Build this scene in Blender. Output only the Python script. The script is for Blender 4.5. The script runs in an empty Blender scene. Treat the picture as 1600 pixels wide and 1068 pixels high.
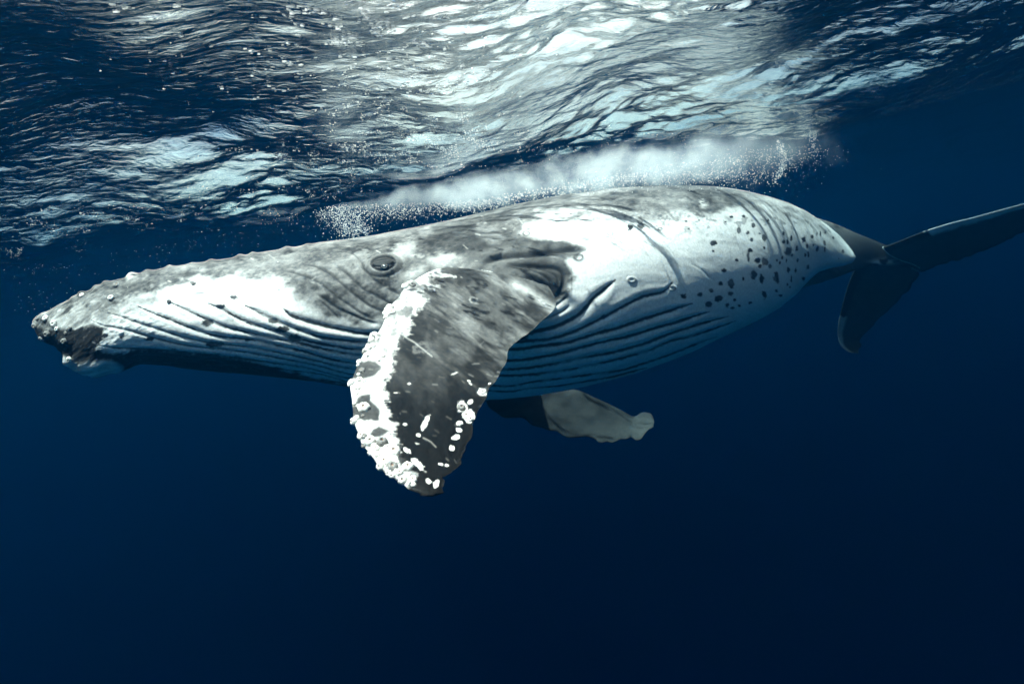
import bpy, bmesh, math, random
import numpy as np
from mathutils import Vector, Matrix

rng = np.random.default_rng(7)
random.seed(7)
R = math.radians
scene = bpy.context.scene
COL = scene.collection

# ------------------------------------------------------------------ camera
W0, H0, FPX = 1600.0, 1068.0, 1067.0
CAM_Z = -1.60
PITCH, ROLL = R(-3.4), R(10.5)
cam_d = bpy.data.cameras.new('camera')
cam = bpy.data.objects.new('camera', cam_d)
COL.objects.link(cam)
cam_d.sensor_fit = 'HORIZONTAL'
cam_d.sensor_width = 36.0
cam_d.lens = 36.0 * FPX / W0
cam_d.clip_start, cam_d.clip_end = 0.05, 2000
cam_d.dof.use_dof = True
cam_d.dof.focus_distance = 4.2
cam_d.dof.aperture_fstop = 1.5
fwd = np.array([0, math.cos(PITCH), math.sin(PITCH)])
rt0 = np.array([1.0, 0, 0])
up0 = np.cross(rt0, fwd)
# horizon climbs to the right of the frame
rt = math.cos(ROLL) * rt0 - math.sin(ROLL) * up0
up = math.cos(ROLL) * up0 + math.sin(ROLL) * rt0
CAM = np.array([0, 0, CAM_Z])
m = Matrix(((rt[0], up[0], -fwd[0], CAM[0]), (rt[1], up[1], -fwd[1], CAM[1]), (rt[2], up[2], -fwd[2], CAM[2]), (0, 0, 0, 1)))
cam.matrix_world = m
scene.camera = cam

# ------------------------------------------------------------------ world, sun, exposure
SUN_EL, SUN_AZ = R(69), R(206)          # azimuth clockwise from +Y (straight ahead of the camera)
w = bpy.data.worlds.new('World')
scene.world = w
w.use_nodes = True
nt = w.node_tree
for n in list(nt.nodes):
    nt.nodes.remove(n)
wo = nt.nodes.new('ShaderNodeOutputWorld')
bg = nt.nodes.new('ShaderNodeBackground')
sk = nt.nodes.new('ShaderNodeTexSky')
sk.sky_type = 'NISHITA'
sk.sun_disc = False
sk.dust_density = 8.0
sk.air_density = 0.7
sk.ozone_density = 0.3
sk.sun_elevation = SUN_EL
sk.sun_rotation = SUN_AZ
bg.inputs['Strength'].default_value = 0.05
# thin bright cloud over the blue
tcw = nt.nodes.new('ShaderNodeTexCoord')
mpw = nt.nodes.new('ShaderNodeMapping'); mpw.inputs['Scale'].default_value = (1, 1, 2.5)
cln = nt.nodes.new('ShaderNodeTexNoise'); cln.inputs['Scale'].default_value = 2.2; cln.inputs['Detail'].default_value = 7; cln.inputs['Roughness'].default_value = .6
crm = nt.nodes.new('ShaderNodeMapRange'); crm.inputs[1].default_value = .32; crm.inputs[2].default_value = .62
cmx = nt.nodes.new('ShaderNodeMix'); cmx.data_type = 'RGBA'; cmx.inputs[7].default_value = (11.2, 8.2, 6.5, 1)
nt.links.new(tcw.outputs['Generated'], mpw.inputs[0]); nt.links.new(mpw.outputs[0], cln.inputs['Vector'])
nt.links.new(cln.outputs['Fac'], crm.inputs[0]); nt.links.new(crm.outputs[0], cmx.inputs[0])
nt.links.new(sk.outputs[0], cmx.inputs[6]); nt.links.new(cmx.outputs[2], bg.inputs['Color'])
nt.links.new(bg.outputs[0], wo.inputs[0])

sd = bpy.data.lights.new('sun', 'SUN')
sun = bpy.data.objects.new('sun', sd)
COL.objects.link(sun)
sd.energy = 5.0
sd.angle = R(0.5)
sd.color = (1.0, 0.81, 0.70)
sdir = Vector((math.sin(SUN_AZ) * math.cos(SUN_EL), math.cos(SUN_AZ) * math.cos(SUN_EL), math.sin(SUN_EL)))
sun.rotation_euler = sdir.to_track_quat('Z', 'Y').to_euler()
sun.location = (0, 0, 30)

vs = scene.view_settings
vs.view_transform = 'Standard'
vs.look = 'None'
vs.gamma = 1.0
vs.use_curve_mapping = False
vs.exposure = 3.15
cy = scene.cycles
cy.use_denoising = True
try:
    cy.denoiser = 'OPENIMAGEDENOISE'
except Exception:
    pass
cy.max_bounces = 8
cy.volume_bounces = 2
cy.transparent_max_bounces = 12
cy.sample_clamp_indirect = 6.0
cy.caustics_reflective = False
cy.caustics_refractive = False


# ------------------------------------------------------------------ helpers
def at(px, py, d):
    """photo pixel and distance along the viewing axis -> world point(s)"""
    px, py, d = np.broadcast_arrays(np.asarray(px, float), np.asarray(py, float), np.asarray(d, float))
    a = (px - W0 / 2) / FPX
    b = (H0 / 2 - py) / FPX
    return CAM + d[..., None] * (fwd + a[..., None] * rt + b[..., None] * up)


def smooth(e0, e1, x):
    t = np.clip((x - e0) / (e1 - e0), 0, 1)
    return t * t * (3 - 2 * t)


def interp(pts, x, sm=0):
    p = np.array(pts, float)
    return np.interp(x, p[:, 0], p[:, 1])


def _hash(ix, iy, seed):
    h = (ix.astype(np.int64) * 374761393 + iy.astype(np.int64) * 668265263 + seed * 1442695041) & 0xFFFFFFFF
    h = ((h ^ (h >> 13)) * 1274126177) & 0xFFFFFFFF
    h = (h ^ (h >> 16)) & 0xFFFFFFFF
    return h / 4294967295.0


def vnoise(x, y, seed=0):
    ix, iy = np.floor(x), np.floor(y)
    fx, fy = x - ix, y - iy
    fx = fx * fx * fx * (fx * (fx * 6 - 15) + 10)
    fy = fy * fy * fy * (fy * (fy * 6 - 15) + 10)
    a, b = _hash(ix, iy, seed), _hash(ix + 1, iy, seed)
    c, d = _hash(ix, iy + 1, seed), _hash(ix + 1, iy + 1, seed)
    return (a * (1 - fx) + b * fx) * (1 - fy) + (c * (1 - fx) + d * fx) * fy


def fbm(x, y, oct=4, seed=0, gain=0.5):
    s, a, t = 0.0, 1.0, 0.0
    c, sn = math.cos(0.6), math.sin(0.6)
    for k in range(oct):
        s = s + a * vnoise(x, y, seed + 17 * k)
        t += a
        a *= gain
        x, y = (x * c - y * sn) * 2.03 + 5.2, (x * sn + y * c) * 2.03 + 1.7
    return s / t


def poly_dist(px, py, line):
    """distance to a polyline and the 0..1 position along it (arrays of any shape)"""
    L = np.array(line, float)
    seg = np.hypot(*(L[1:] - L[:-1]).T)
    cum = np.concatenate([[0], np.cumsum(seg)])
    best = np.full(px.shape, 1e9)
    tt = np.zeros(px.shape)
    for i in range(len(L) - 1):
        a, b = L[i], L[i + 1]
        ab = b - a
        u = np.clip(((px - a[0]) * ab[0] + (py - a[1]) * ab[1]) / max(ab @ ab, 1e-9), 0, 1)
        d = np.hypot(px - a[0] - u * ab[0], py - a[1] - u * ab[1])
        mk = d < best
        best = np.where(mk, d, best)
        tt = np.where(mk, (cum[i] + u * seg[i]) / cum[-1], tt)
    return best, tt


def smooth_line(line, n=6):
    """Catmull-Rom refinement of a polyline"""
    P = np.array(line, float)
    P = np.vstack([2 * P[0] - P[1], P, 2 * P[-1] - P[-2]])
    out = []
    for i in range(1, len(P) - 2):
        for t in np.linspace(0, 1, n, endpoint=False):
            a, b, c, d = P[i - 1], P[i], P[i + 1], P[i + 2]
            out.append(0.5 * (2 * b + (c - a) * t + (2 * a - 5 * b + 4 * c - d) * t * t + (3 * b - a - 3 * c + d) * t ** 3))
    out.append(P[-2])
    return np.array(out)


def poly_mask(px, py, poly, soft):
    """1 inside a polygon, fading to 0 over +-soft across its edge"""
    P = np.array(poly, float)
    inside = np.zeros(px.shape, bool)
    n = len(P)
    for i in range(n):
        (x0, y0), (x1, y1) = P[i], P[(i + 1) % n]
        if y0 == y1:
            continue
        c = ((y0 > py) != (y1 > py)) & (px < (x1 - x0) * (py - y0) / (y1 - y0) + x0)
        inside ^= c
    d, _ = poly_dist(px, py, np.vstack([P, P[:1]]))
    return smooth(-soft, soft, np.where(inside, d, -d))


def link(name, mesh, mat, parent=None):
    o = bpy.data.objects.new(name, mesh)
    COL.objects.link(o)
    if mat:
        mesh.materials.append(mat)
    if parent:
        o.parent = parent
    return o


def mesh_from(name, verts, faces, smooth_shade=True):
    me = bpy.data.meshes.new(name)
    v = np.asarray(verts, np.float32).reshape(-1, 3)
    f = np.asarray(faces, np.int32)
    k = f.shape[1]
    me.vertices.add(len(v))
    me.vertices.foreach_set('co', v.ravel())
    me.loops.add(f.size)
    me.loops.foreach_set('vertex_index', f.ravel())
    me.polygons.add(len(f))
    me.polygons.foreach_set('loop_start', np.arange(len(f), dtype=np.int32) * k)
    me.polygons.foreach_set('loop_total', np.full(len(f), k, np.int32))
    me.polygons.foreach_set('use_smooth', np.full(len(f), smooth_shade))
    me.update(calc_edges=True)
    return me


def set_col(me, name, rgb):
    a = me.attributes.new(name, 'FLOAT_COLOR', 'POINT')
    c = np.ones((len(me.vertices), 4), np.float32)
    c[:, :3] = rgb
    a.data.foreach_set('color', c.ravel())


def grid_faces(nu, nv, wrap_v=False, off=0):
    i = np.arange(nu - 1)[:, None]
    j = np.arange(nv if wrap_v else nv - 1)[None, :]
    j1 = (j + 1) % nv
    a = i * nv + j
    return (np.stack(np.broadcast_arrays(a, i * nv + j1, (i + 1) * nv + j1, (i + 1) * nv + j), -1).reshape(-1, 4) + off)


def grid_normals(P, wrap_v=True):
    du = np.gradient(P, axis=0)
    if wrap_v:
        dv = np.roll(P, -1, 1) - np.roll(P, 1, 1)
    else:
        dv = np.gradient(P, axis=1)
    n = np.cross(du, dv)
    n /= np.maximum(np.linalg.norm(n, axis=-1, keepdims=True), 1e-12)
    return n


def new_mat(name):
    mt = bpy.data.materials.new(name)
    mt.use_nodes = True
    t = mt.node_tree
    for n in list(t.nodes):
        t.nodes.remove(n)
    out = t.nodes.new('ShaderNodeOutputMaterial')
    return mt, t, out


def tag(o, label=None, cat=None, group=None, kind=None):
    for k, v in (('label', label), ('category', cat), ('group', group), ('kind', kind)):
        if v:
            o[k] = v


# ------------------------------------------------------------------ materials
def mat_water():
    mt, t, out = new_mat('sea surface')
    N = t.nodes.new
    tc = N('ShaderNodeTexCoord')
    mp = N('ShaderNodeMapping')
    mp.inputs['Scale'].default_value = (9, 25, 1)
    n1 = N('ShaderNodeTexNoise'); n1.inputs['Scale'].default_value = 1.0; n1.inputs['Detail'].default_value = 5; n1.inputs['Distortion'].default_value = 0.8
    t.links.new(tc.outputs['Object'], mp.inputs['Vector'])
    t.links.new(mp.outputs[0], n1.inputs['Vector'])
    bp = N('ShaderNodeBump'); bp.inputs['Strength'].default_value = 1.0; bp.inputs['Distance'].default_value = 0.010
    t.links.new(n1.outputs['Fac'], bp.inputs['Height'])
    fr = N('ShaderNodeFresnel'); fr.inputs['IOR'].default_value = 1.333
    gl = N('ShaderNodeBsdfAnisotropic'); gl.inputs['Roughness'].default_value = 0.02
    tr = N('ShaderNodeBsdfTransparent')
    rf = N('ShaderNodeBsdfRefraction'); rf.inputs['IOR'].default_value = 1.333; rf.inputs['Roughness'].default_value = 0.12
    m1 = N('ShaderNodeMixShader'); m1.inputs[0].default_value = 0.45
    m2 = N('ShaderNodeMixShader')
    for s in (fr, gl, rf):
        t.links.new(bp.outputs[0], s.inputs['Normal'])
    t.links.new(tr.outputs[0], m1.inputs[1]); t.links.new(rf.outputs[0], m1.inputs[2])
    t.links.new(fr.outputs[0], m2.inputs[0])
    t.links.new(m1.outputs[0], m2.inputs[1]); t.links.new(gl.outputs[0], m2.inputs[2])
    t.links.new(m2.outputs[0], out.inputs['Surface'])
    return mt


def mat_haze():
    mt, t, out = new_mat('sea water volume')
    v = t.nodes.new('ShaderNodeVolumePrincipled')
    v.inputs['Color'].default_value = (0.001, 0.029, 0.074, 1)
    v.inputs['Density'].default_value = 0.16
    v.inputs['Anisotropy'].default_value = 0.82
    v.inputs['Absorption Color'].default_value = (0.03, 0.31, 0.45, 1)
    t.links.new(v.outputs[0], out.inputs['Volume'])
    return mt


def mat_skin():
    mt, t, out = new_mat('whale skin')
    N = t.nodes.new
    at_ = N('ShaderNodeAttribute'); at_.attribute_name = 'pigment'
    tc = N('ShaderNodeTexCoord')
    n1 = N('ShaderNodeTexNoise'); n1.inputs['Scale'].default_value = 55; n1.inputs['Detail'].default_value = 6; n1.inputs['Roughness'].default_value = 0.65
    t.links.new(tc.outputs['Object'], n1.inputs['Vector'])
    mr = N('ShaderNodeMapRange'); mr.inputs[1].default_value = 0.3; mr.inputs[2].default_value = 0.7; mr.inputs[3].default_value = 0.8; mr.inputs[4].default_value = 1.18
    t.links.new(n1.outputs['Fac'], mr.inputs[0])
    mx = N('ShaderNodeMix'); mx.data_type = 'RGBA'; mx.blend_type = 'MULTIPLY'; mx.inputs[0].default_value = 1.0
    t.links.new(at_.outputs['Color'], mx.inputs[6]); t.links.new(mr.outputs[0], mx.inputs[7])
    b = N('ShaderNodeBsdfPrincipled')
    b.inputs['Roughness'].default_value = 0.48
    b.inputs['IOR'].default_value = 1.12
    t.links.new(mx.outputs[2], b.inputs['Base Color'])
    bp = N('ShaderNodeBump'); bp.inputs['Strength'].default_value = 0.2; bp.inputs['Distance'].default_value = 0.005
    t.links.new(n1.outputs['Fac'], bp.inputs['Height'])
    t.links.new(bp.outputs[0], b.inputs['Normal'])
    t.links.new(b.outputs[0], out.inputs['Surface'])
    return mt


def mat_plain(name, col, rough=0.5, var=0.25, scale=60, bump=0.3):
    mt, t, out = new_mat(name)
    N = t.nodes.new
    tc = N('ShaderNodeTexCoord')
    n1 = N('ShaderNodeTexNoise'); n1.inputs['Scale'].default_value = scale; n1.inputs['Detail'].default_value = 4
    t.links.new(tc.outputs['Object'], n1.inputs['Vector'])
    cr = N('ShaderNodeValToRGB')
    c = np.array(col)
    cr.color_ramp.elements[0].position = 0.3
    cr.color_ramp.elements[0].color = (*(c * (1 - var)), 1)
    cr.color_ramp.elements[1].position = 0.65
    cr.color_ramp.elements[1].color = (*np.minimum(c * (1 + var * 0.5), 1), 1)
    t.links.new(n1.outputs['Fac'], cr.inputs[0])
    b = N('ShaderNodeBsdfPrincipled')
    b.inputs['Roughness'].default_value = rough
    t.links.new(cr.outputs[0], b.inputs['Base Color'])
    if bump:
        bp = N('ShaderNodeBump'); bp.inputs['Strength'].default_value = bump; bp.inputs['Distance'].default_value = 0.004
        t.links.new(n1.outputs['Fac'], bp.inputs['Height']); t.links.new(bp.outputs[0], b.inputs['Normal'])
    t.links.new(b.outputs[0], out.inputs['Surface'])
    return mt


MIST = [(500, 330, 5.9, 6), (570, 322, 5.85, 14), (620, 315, 5.8, 18), (680, 306, 5.7, 22), (740, 295, 5.6, 30), (830, 281, 5.4, 42), (920, 271, 5.2, 52), (1010, 260, 5.2, 56),
        (1100, 252, 5.3, 58), (1170, 250, 5.6, 50), (1240, 233, 5.95, 48), (1320, 225, 6.1, 50), (1440, 205, 6.3, 50)]


def mat_mist():
    """bubbles too fine to tell apart: thickest along the middle of the plume, thinning out at its rim"""
    L = np.array(MIST)
    P = at(L[:, 0], L[:, 1], L[:, 2])
    cy_, cz_ = np.polyfit(P[:, 0], P[:, 1], 2), np.polyfit(P[:, 0], P[:, 2], 2)
    cr_ = np.polyfit(P[1:-1, 0], (L[:, 3] * L[:, 2] / FPX)[1:-1], 2)
    mt, t, out = new_mat('bubble mist')
    N = t.nodes.new

    def mth(op, a, b):
        n = N('ShaderNodeMath'); n.operation = op
        for k, q in enumerate((a, b)):
            if isinstance(q, (int, float)):
                n.inputs[k].default_value = q
            else:
                t.links.new(q, n.inputs[k])
        return n.outputs[0]
    tc = N('ShaderNodeTexCoord')
    sx = N('ShaderNodeSeparateXYZ')
    t.links.new(tc.outputs['Object'], sx.inputs[0])
    X, Y, Z = sx.outputs

    def quad(c):
        return mth('ADD', mth('MULTIPLY', mth('ADD', mth('MULTIPLY', X, float(c[0])), float(c[1])), X), float(c[2]))
    dy, dz, r = mth('SUBTRACT', Y, quad(cy_)), mth('SUBTRACT', Z, quad(cz_)), quad(cr_)
    q = mth('DIVIDE', mth('ADD', mth('MULTIPLY', dy, dy), mth('MULTIPLY', dz, dz)), mth('MULTIPLY', r, r))
    n1 = N('ShaderNodeTexNoise'); n1.inputs['Scale'].default_value = 3.4; n1.inputs['Detail'].default_value = 9; n1.inputs['Roughness'].default_value = .68
    t.links.new(tc.outputs['Object'], n1.inputs['Vector'])
    core = mth('SUBTRACT', 0.95, q)
    thr = mth('SUBTRACT', mth('ADD', core, mth('MULTIPLY', n1.outputs['Fac'], 4.0)), 2.15)
    mr = N('ShaderNodeMapRange'); mr.interpolation_type = 'SMOOTHSTEP'
    mr.inputs[1].default_value = 0.0; mr.inputs[2].default_value = 1.3; mr.inputs[3].default_value = 0.0
    en = N('ShaderNodeMapRange'); en.inputs[1].default_value = float(P[-4, 0]); en.inputs[2].default_value = float(P[-1, 0]) - .05; en.inputs[3].default_value = 0.0; en.inputs[4].default_value = 1.5
    t.links.new(X, en.inputs[0])
    t.links.new(mth('SUBTRACT', thr, en.outputs[0]), mr.inputs[0])
    # dense over the shoulder, thin towards the tail
    fx = N('ShaderNodeMapRange')
    fx.inputs[1].default_value = float(P[6, 0]); fx.inputs[2].default_value = float(P[9, 0]); fx.inputs[3].default_value = 5.0; fx.inputs[4].default_value = 0.95
    t.links.new(X, fx.inputs[0]); t.links.new(fx.outputs[0], mr.inputs[4])
    v = N('ShaderNodeVolumePrincipled')
    v.inputs['Color'].default_value = (0.96, 0.98, 0.99, 1)
    t.links.new(mr.outputs[0], v.inputs['Density'])
    t.links.new(v.outputs[0], out.inputs['Volume'])
    return mt


M_WATER, M_HAZE, M_SKIN = mat_water(), mat_haze(), mat_skin()
M_BARN = mat_plain('barnacle shell', (0.68, 0.65, 0.60), 0.7, 0.25, 90)
M_BARNIN = mat_plain('barnacle plates', (0.26, 0.18, 0.14), 0.6, 0.3, 120)
M_EYE = mat_plain('whale eye', (0.018, 0.02, 0.022), 0.12, 0.3, 40, 0)
M_BUB = mat_plain('air bubble', (0.85, 0.88, 0.9), 0.25, 0.05, 20, 0)


def mat_foam_glints():
    mt, t, out = new_mat('foam flecks')  # bright from both sides, since the flecks also stand in for sun glints
    d = t.nodes.new('ShaderNodeBsdfDiffuse'); d.inputs['Color'].default_value = (.9, .92, .93, 1)
    tl = t.nodes.new('ShaderNodeBsdfTranslucent'); tl.inputs['Color'].default_value = (.9, .92, .93, 1)
    mx = t.nodes.new('ShaderNodeMixShader'); mx.inputs[0].default_value = .55
    t.links.new(d.outputs[0], mx.inputs[1]); t.links.new(tl.outputs[0], mx.inputs[2]); t.links.new(mx.outputs[0], out.inputs['Surface'])
    return mt


M_FOAM_GLINTS = mat_foam_glints()

# ------------------------------------------------------------------ the sea: surface sheet and the body of water
EDGE = [(-300, 470), (0, 415), (60, 405), (200, 378), (330, 352), (430, 333), (560, 312), (700, 288), (860, 258), (960, 245),
        (1100, 226), (1200, 212), (1300, 195), (1400, 170), (1500, 146), (1600, 120), (1800, 62)]


def axis(lo, fine0, fine1, hi, step, grow=1.12):
    a = list(np.arange(fine0, fine1 + step * 0.5, step))
    s, x = step, fine1
    while x < hi:
        s *= grow
        x += s
        a.append(x)
    s, x = step, fine0
    while x > lo:
        s *= grow
        x -= s
        a.insert(0, x)
    return np.array(a)


SEA = {}


def build_water():
    S = 1.5                                   # size of the whole pattern of waves
    X = axis(-160, -4.2, 4.2, 160, 0.0115)
    Y = axis(-40, 0.9, 5.0, 220, 0.008)
    x, y = np.meshgrid(X, Y, indexing='ij')       # in units of S metres
    # waves: many sine trains, crests mostly across the view, slopes of a breezy sea
    g = np.random.default_rng(11)
    h = np.zeros_like(x)
    hs_ = np.zeros_like(x)
    fade = np.exp(-np.maximum(np.hypot(x, y - 3) - 9, 0) / 18)
    wx = x + 0.18 * (fbm(x * 0.9, y * 0.9, 3, 3) - .5)
    wy = y + 0.30 * (fbm(x * 0.8 + 9, y * 0.8, 3, 5) - .5)
    patch = 0.50 + 1.05 * smooth(.33, .66, fbm(x * 0.9 + 2, y * 1.9 + 7, 3, 21))
    patch = patch * (1 - .68 * smooth(.2, -.6, x) * smooth(4.2, 3.1, y)) * (1 - .45 * smooth(.6, 2.0, x)) * (1 + .25 * np.exp(-((x - .7) / .9) ** 2 - ((y - 3.3) / .7) ** 2))
    n = 124
    lam = np.exp(np.linspace(math.log(0.034), math.log(2.2), n))
    for l in lam:
        th = math.pi / 2 + R(-12) + g.normal(0, 0.38)
        k = 2 * math.pi / l
        slope = 0.029 if l > 0.4 else 0.042
        a = slope / k
        ph = g.uniform(0, 2 * math.pi)
        s = np.sin(k * (math.cos(th) * wx + math.sin(th) * wy) + ph)
        if l < 0.7:
            hs_ += a * s * patch
        else:
            h += a * s * (1 - .5 * smooth(.1, -.8, x) * smooth(3.8, 2.9, y))
    for l, sl, dg in ((.62, .08, 24), (.9, .09, -30), (1.25, .08, 14), (1.8, .08, -22), (2.6, .09, 34)):
        k = 2 * math.pi / l
        h += sl / k * np.sin(k * (math.cos(R(dg)) * wx + math.sin(R(dg)) * wy) + g.uniform(0, 6.28))
    h *= fade
    hs_ *= fade
    # the hollow of the swell that closes the view of the surface, a few metres out
    ex = np.array(EDGE)
    dist = 4.1 * S
    P = at(ex[:, 0], ex[:, 1], dist) / S
    ycur = np.interp(x, P[:, 0], P[:, 1])
    zcur = np.interp(x, P[:, 0], P[:, 2])
    dy = y - ycur
    hollow = np.where(dy < 0, np.exp(-(dy / (.95 - .12 * smooth(.2, -1.0, x))) ** 2), np.exp(-(dy / 0.75) ** 2))
    calm = 1 - 0.7 * np.exp(-(dy / 0.4) ** 2)
    lively = 1 + 0.9 * np.exp(-((dy + 0.5) / 0.6) ** 2) * smooth(0.3, -1.0, x)
    h = h * calm + hs_ * lively + zcur * hollow
    z = h
    # the swell leans up to the left of the hollow
    lean = np.log1p(np.exp(np.clip(-(x + .25) / .25, -30, 30))) * .25
    z = z + .05 * np.minimum(lean, 3.0) * smooth(4.2, 3.2, y - ycur + 4.1) * np.exp(-np.maximum(lean - 2.2, 0) ** 2)
    x, y, z = x * S, y * S, z * S
    SEA.update(x=x, y=y, z=z)
    V = np.stack([x, y, z], -1)
    me = mesh_from('water', V.reshape(-1, 3), grid_faces(len(X), len(Y)))
    # make the sheet face up
    if me.polygons[0].normal.z < 0:
        me.flip_normals()
    o = link('water', me, M_WATER)
    tag(o, 'rippled underside of the sea surface with white glints', 'water', kind='structure')
    return o


build_water()


def box_mesh(name, lo, hi):
    v = [(x, y, z) for x in (lo[0], hi[0]) for y in (lo[1], hi[1]) for z in (lo[2], hi[2])]
    f = [(0, 1, 3, 2), (4, 6, 7, 5), (0, 4, 5, 1), (2, 3, 7, 6), (0, 2, 6, 4), (1, 5, 7, 3)]
    return mesh_from(name, v, f, False)


hz = link('haze', box_mesh('haze', (-90, -30, -70), (90, 130, 0.9)), M_HAZE)
tag(hz, 'deep blue sea water filling the whole view', 'sea water', kind='stuff')

# ------------------------------------------------------------------ the whale
TOP = [(50, 503), (53, 497), (60, 492), (75, 486), (100, 471), (120, 462), (150, 448), (165, 441), (190, 436), (205, 429), (250, 419),
       (300, 411), (340, 406), (380, 399), (420, 392), (460, 386), (500, 378), (540, 374), (580, 368), (620, 360), (660, 352),
       (700, 344), (760, 330), (800, 320), (840, 312), (880, 304), (920, 299), (960, 294), (1000, 291), (1040, 289), (1080, 289),
       (1120, 291), (1160, 297), (1200, 306), (1230, 316), (1260, 330), (1290, 350), (1310, 366), (1325, 382), (1333, 393), (1337, 402)]
BOT = [(50, 503), (53, 512), (60, 528), (70, 534), (85, 540), (100, 554), (110, 568), (130, 581), (150, 585), (175, 579), (200, 577),
       (215, 569), (230, 569), (260, 571), (300, 577), (340, 581), (380, 584), (420, 588), (460, 592), (500, 597), (540, 604),
       (580, 611), (620, 616), (660, 620), (700, 623), (740, 625), (780, 624), (800, 622), (840, 617), (880, 611), (920, 602),
       (960, 592), (1000, 580), (1040, 566), (1080, 550), (1120, 531), (1160, 512), (1190, 498), (1220, 480), (1245, 459), (1262, 440),
       (1280, 424), (1300, 418), (1320, 415), (1333, 409), (1337, 402)]
DC = [(50, 4.45), (200, 4.55), (400, 4.70), (600, 4.88), (800, 5.08), (950, 5.28), (1100, 5.70), (1200, 6.15), (1280, 6.75), (1337, 7.3)]
NF, NB = 300, 70           # columns on the near half and on the far half of the body


def body_arrays():
    u = np.linspace(0, 1, 1060)
    xs = 50 + (1337 - 50) * (u + 0.0)
    # gather stations at both ends, where the outline turns quickly
    e = 0.5 - 0.5 * np.cos(np.linspace(0, math.pi, 1060))
    xs = 50.2 + (1336.8 - 50.2) * (0.8 * u + 0.2 * e)
    k = np.ones(9) / 9

    def sm(a):
        p = np.concatenate([np.full(4, a[0]), a, np.full(4, a[-1])])
        r = np.convolve(p, k, 'valid')
        wgt = np.clip(np.minimum(np.arange(len(a)), np.arange(len(a))[::-1]) / 12, 0, 1)
        return r * wgt + a * (1 - wgt)
    tp, bt = sm(interp(TOP, xs)), sm(interp(BOT, xs))
    kk = np.ones(61) / 61
    dc = np.convolve(np.pad(interp(DC, xs), 30, mode='edge'), kk, 'valid')
    hh = np.maximum((bt - tp) / 2, 0.15)
    ym = (bt + tp) / 2
    hs = np.convolve(np.pad(hh, 30, mode='edge'), kk, 'valid')
    hs = np.minimum(hs, hh * 1.35)
    ratio = interp([(50, 0.8), (300, 0.95), (600, 1.05), (900, 1.05), (1150, 1.0), (1337, 0.9)], xs)
    b = hs * dc / FPX * ratio
    phi = np.concatenate([np.linspace(0, math.pi, NF, endpoint=False), math.pi + np.linspace(0, math.pi, NB, endpoint=False)])
    PH = phi[None, :]
    PX = xs[:, None] + 0 * PH
    PY = ym[:, None] - hh[:, None] * np.cos(PH)
    s = np.sin(PH)
    D = dc[:, None] - b[:, None] * np.sign(s) * np.abs(s) ** 0.92
    return PX, PY, D, PH + 0 * PX, hh


GROOVES = [  # (half width px, strength, line) pleats of the throat ahead of the flipper
    (3.6, 1.0, [(442, 481), (455, 493), (475, 500), (494, 506), (514, 511), (543, 517), (565, 521), (620, 524), (700, 523)]),
    (3.2, .9, [(383, 477), (402, 487), (426, 499), (450, 510), (475, 518), (499, 526), (523, 530), (562, 534), (620, 537), (700, 536)]),
    (3.0, .85, [(326, 474), (348, 484), (377, 499), (402, 509), (431, 518), (455, 526), (487, 534), (523, 541), (555, 546), (620, 549), (700, 549)]),
    (2.8, .8, [(265, 471), (280, 479), (304, 490), (329, 502), (353, 511), (377, 517), (402, 523), (438, 530), (475, 538), (499, 544), (536, 552), (562, 556), (620, 561), (700, 561)]),
    (2.6, .7, [(214, 477), (227, 484), (246, 492), (265, 499), (284, 507), (304, 515), (329, 523), (353, 527), (377, 529), (407, 533), (438, 541), (475, 549), (511, 560), (548, 567), (620, 572), (700, 572)]),
    (2.2, .55, [(169, 488), (190, 495), (209, 502), (227, 508), (246, 514), (274, 523), (304, 531), (340, 537), (380, 541), (420, 548), (460, 556), (500, 565), (545, 576), (620, 582), (700, 582)]),
    (2.0, .5, [(143, 500), (162, 509), (180, 512), (199, 516), (224, 523), (260, 533), (300, 541), (350, 546), (400, 553), (450, 562), (500, 572), (545, 584), (620, 591), (700, 592)]),
    (2.0, .5, [(152, 539), (171, 542), (190, 544), (240, 546), (300, 552), (360, 558), (420, 566), (480, 575), (540, 590), (620, 600), (700, 602)]),
    (1.8, .5, [(200, 553), (280, 560), (360, 568), (440, 577), (500, 585), (545, 597), (620, 608), (700, 611)]),
    # pleats of the belly behind the flipper
    (4.4, 1.1, [(962, 437), (951, 447), (939, 457), (928, 466), (916, 480), (904, 492), (887, 502), (867, 511), (846, 516), (821, 520), (770, 522), (700, 523)]),
    (3.4, 1.0, [(1051, 440), (1042, 452), (1031, 458), (1007, 463), (986, 472.5), (965, 484), (945, 495), (924, 505.5), (904, 515), (883, 523), (858, 530), (831, 532), (807, 534), (700, 536)]),
    (3.6, 1.0, [(1082, 474), (1058, 482), (1027, 492), (996, 502), (965, 513), (934, 521), (904, 530), (883, 536), (842, 541), (800, 546), (700, 549)]),
    (3.2, 1.0, [(1108, 487), (1080, 496), (1058, 503.5), (1027, 512), (986, 525), (945, 534), (914, 541.5), (883, 550), (852, 557), (792, 564), (700, 561)]),
    (3.0, .95, [(1139, 494), (1096, 506), (1080, 511), (1048, 521), (1007, 537), (965, 549), (924, 557), (883, 565), (852, 571), (790, 577), (700, 572)]),
    (2.8, .9, [(1150, 501), (1125, 511), (1080, 526), (1048, 533), (1017, 547), (986, 556), (955, 564), (914, 573), (883, 579), (842, 584), (790, 587), (700, 582)]),
    (2.4, .8, [(1120, 526), (1080, 541), (1048, 554), (1007, 568), (965, 580), (924, 585), (883, 591), (831, 597), (784, 604), (700, 592)]),
    (2.0, .7, [(1010, 574), (960, 588), (920, 595), (880, 602), (830, 607), (785, 612), (700, 603)]),
]
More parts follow.
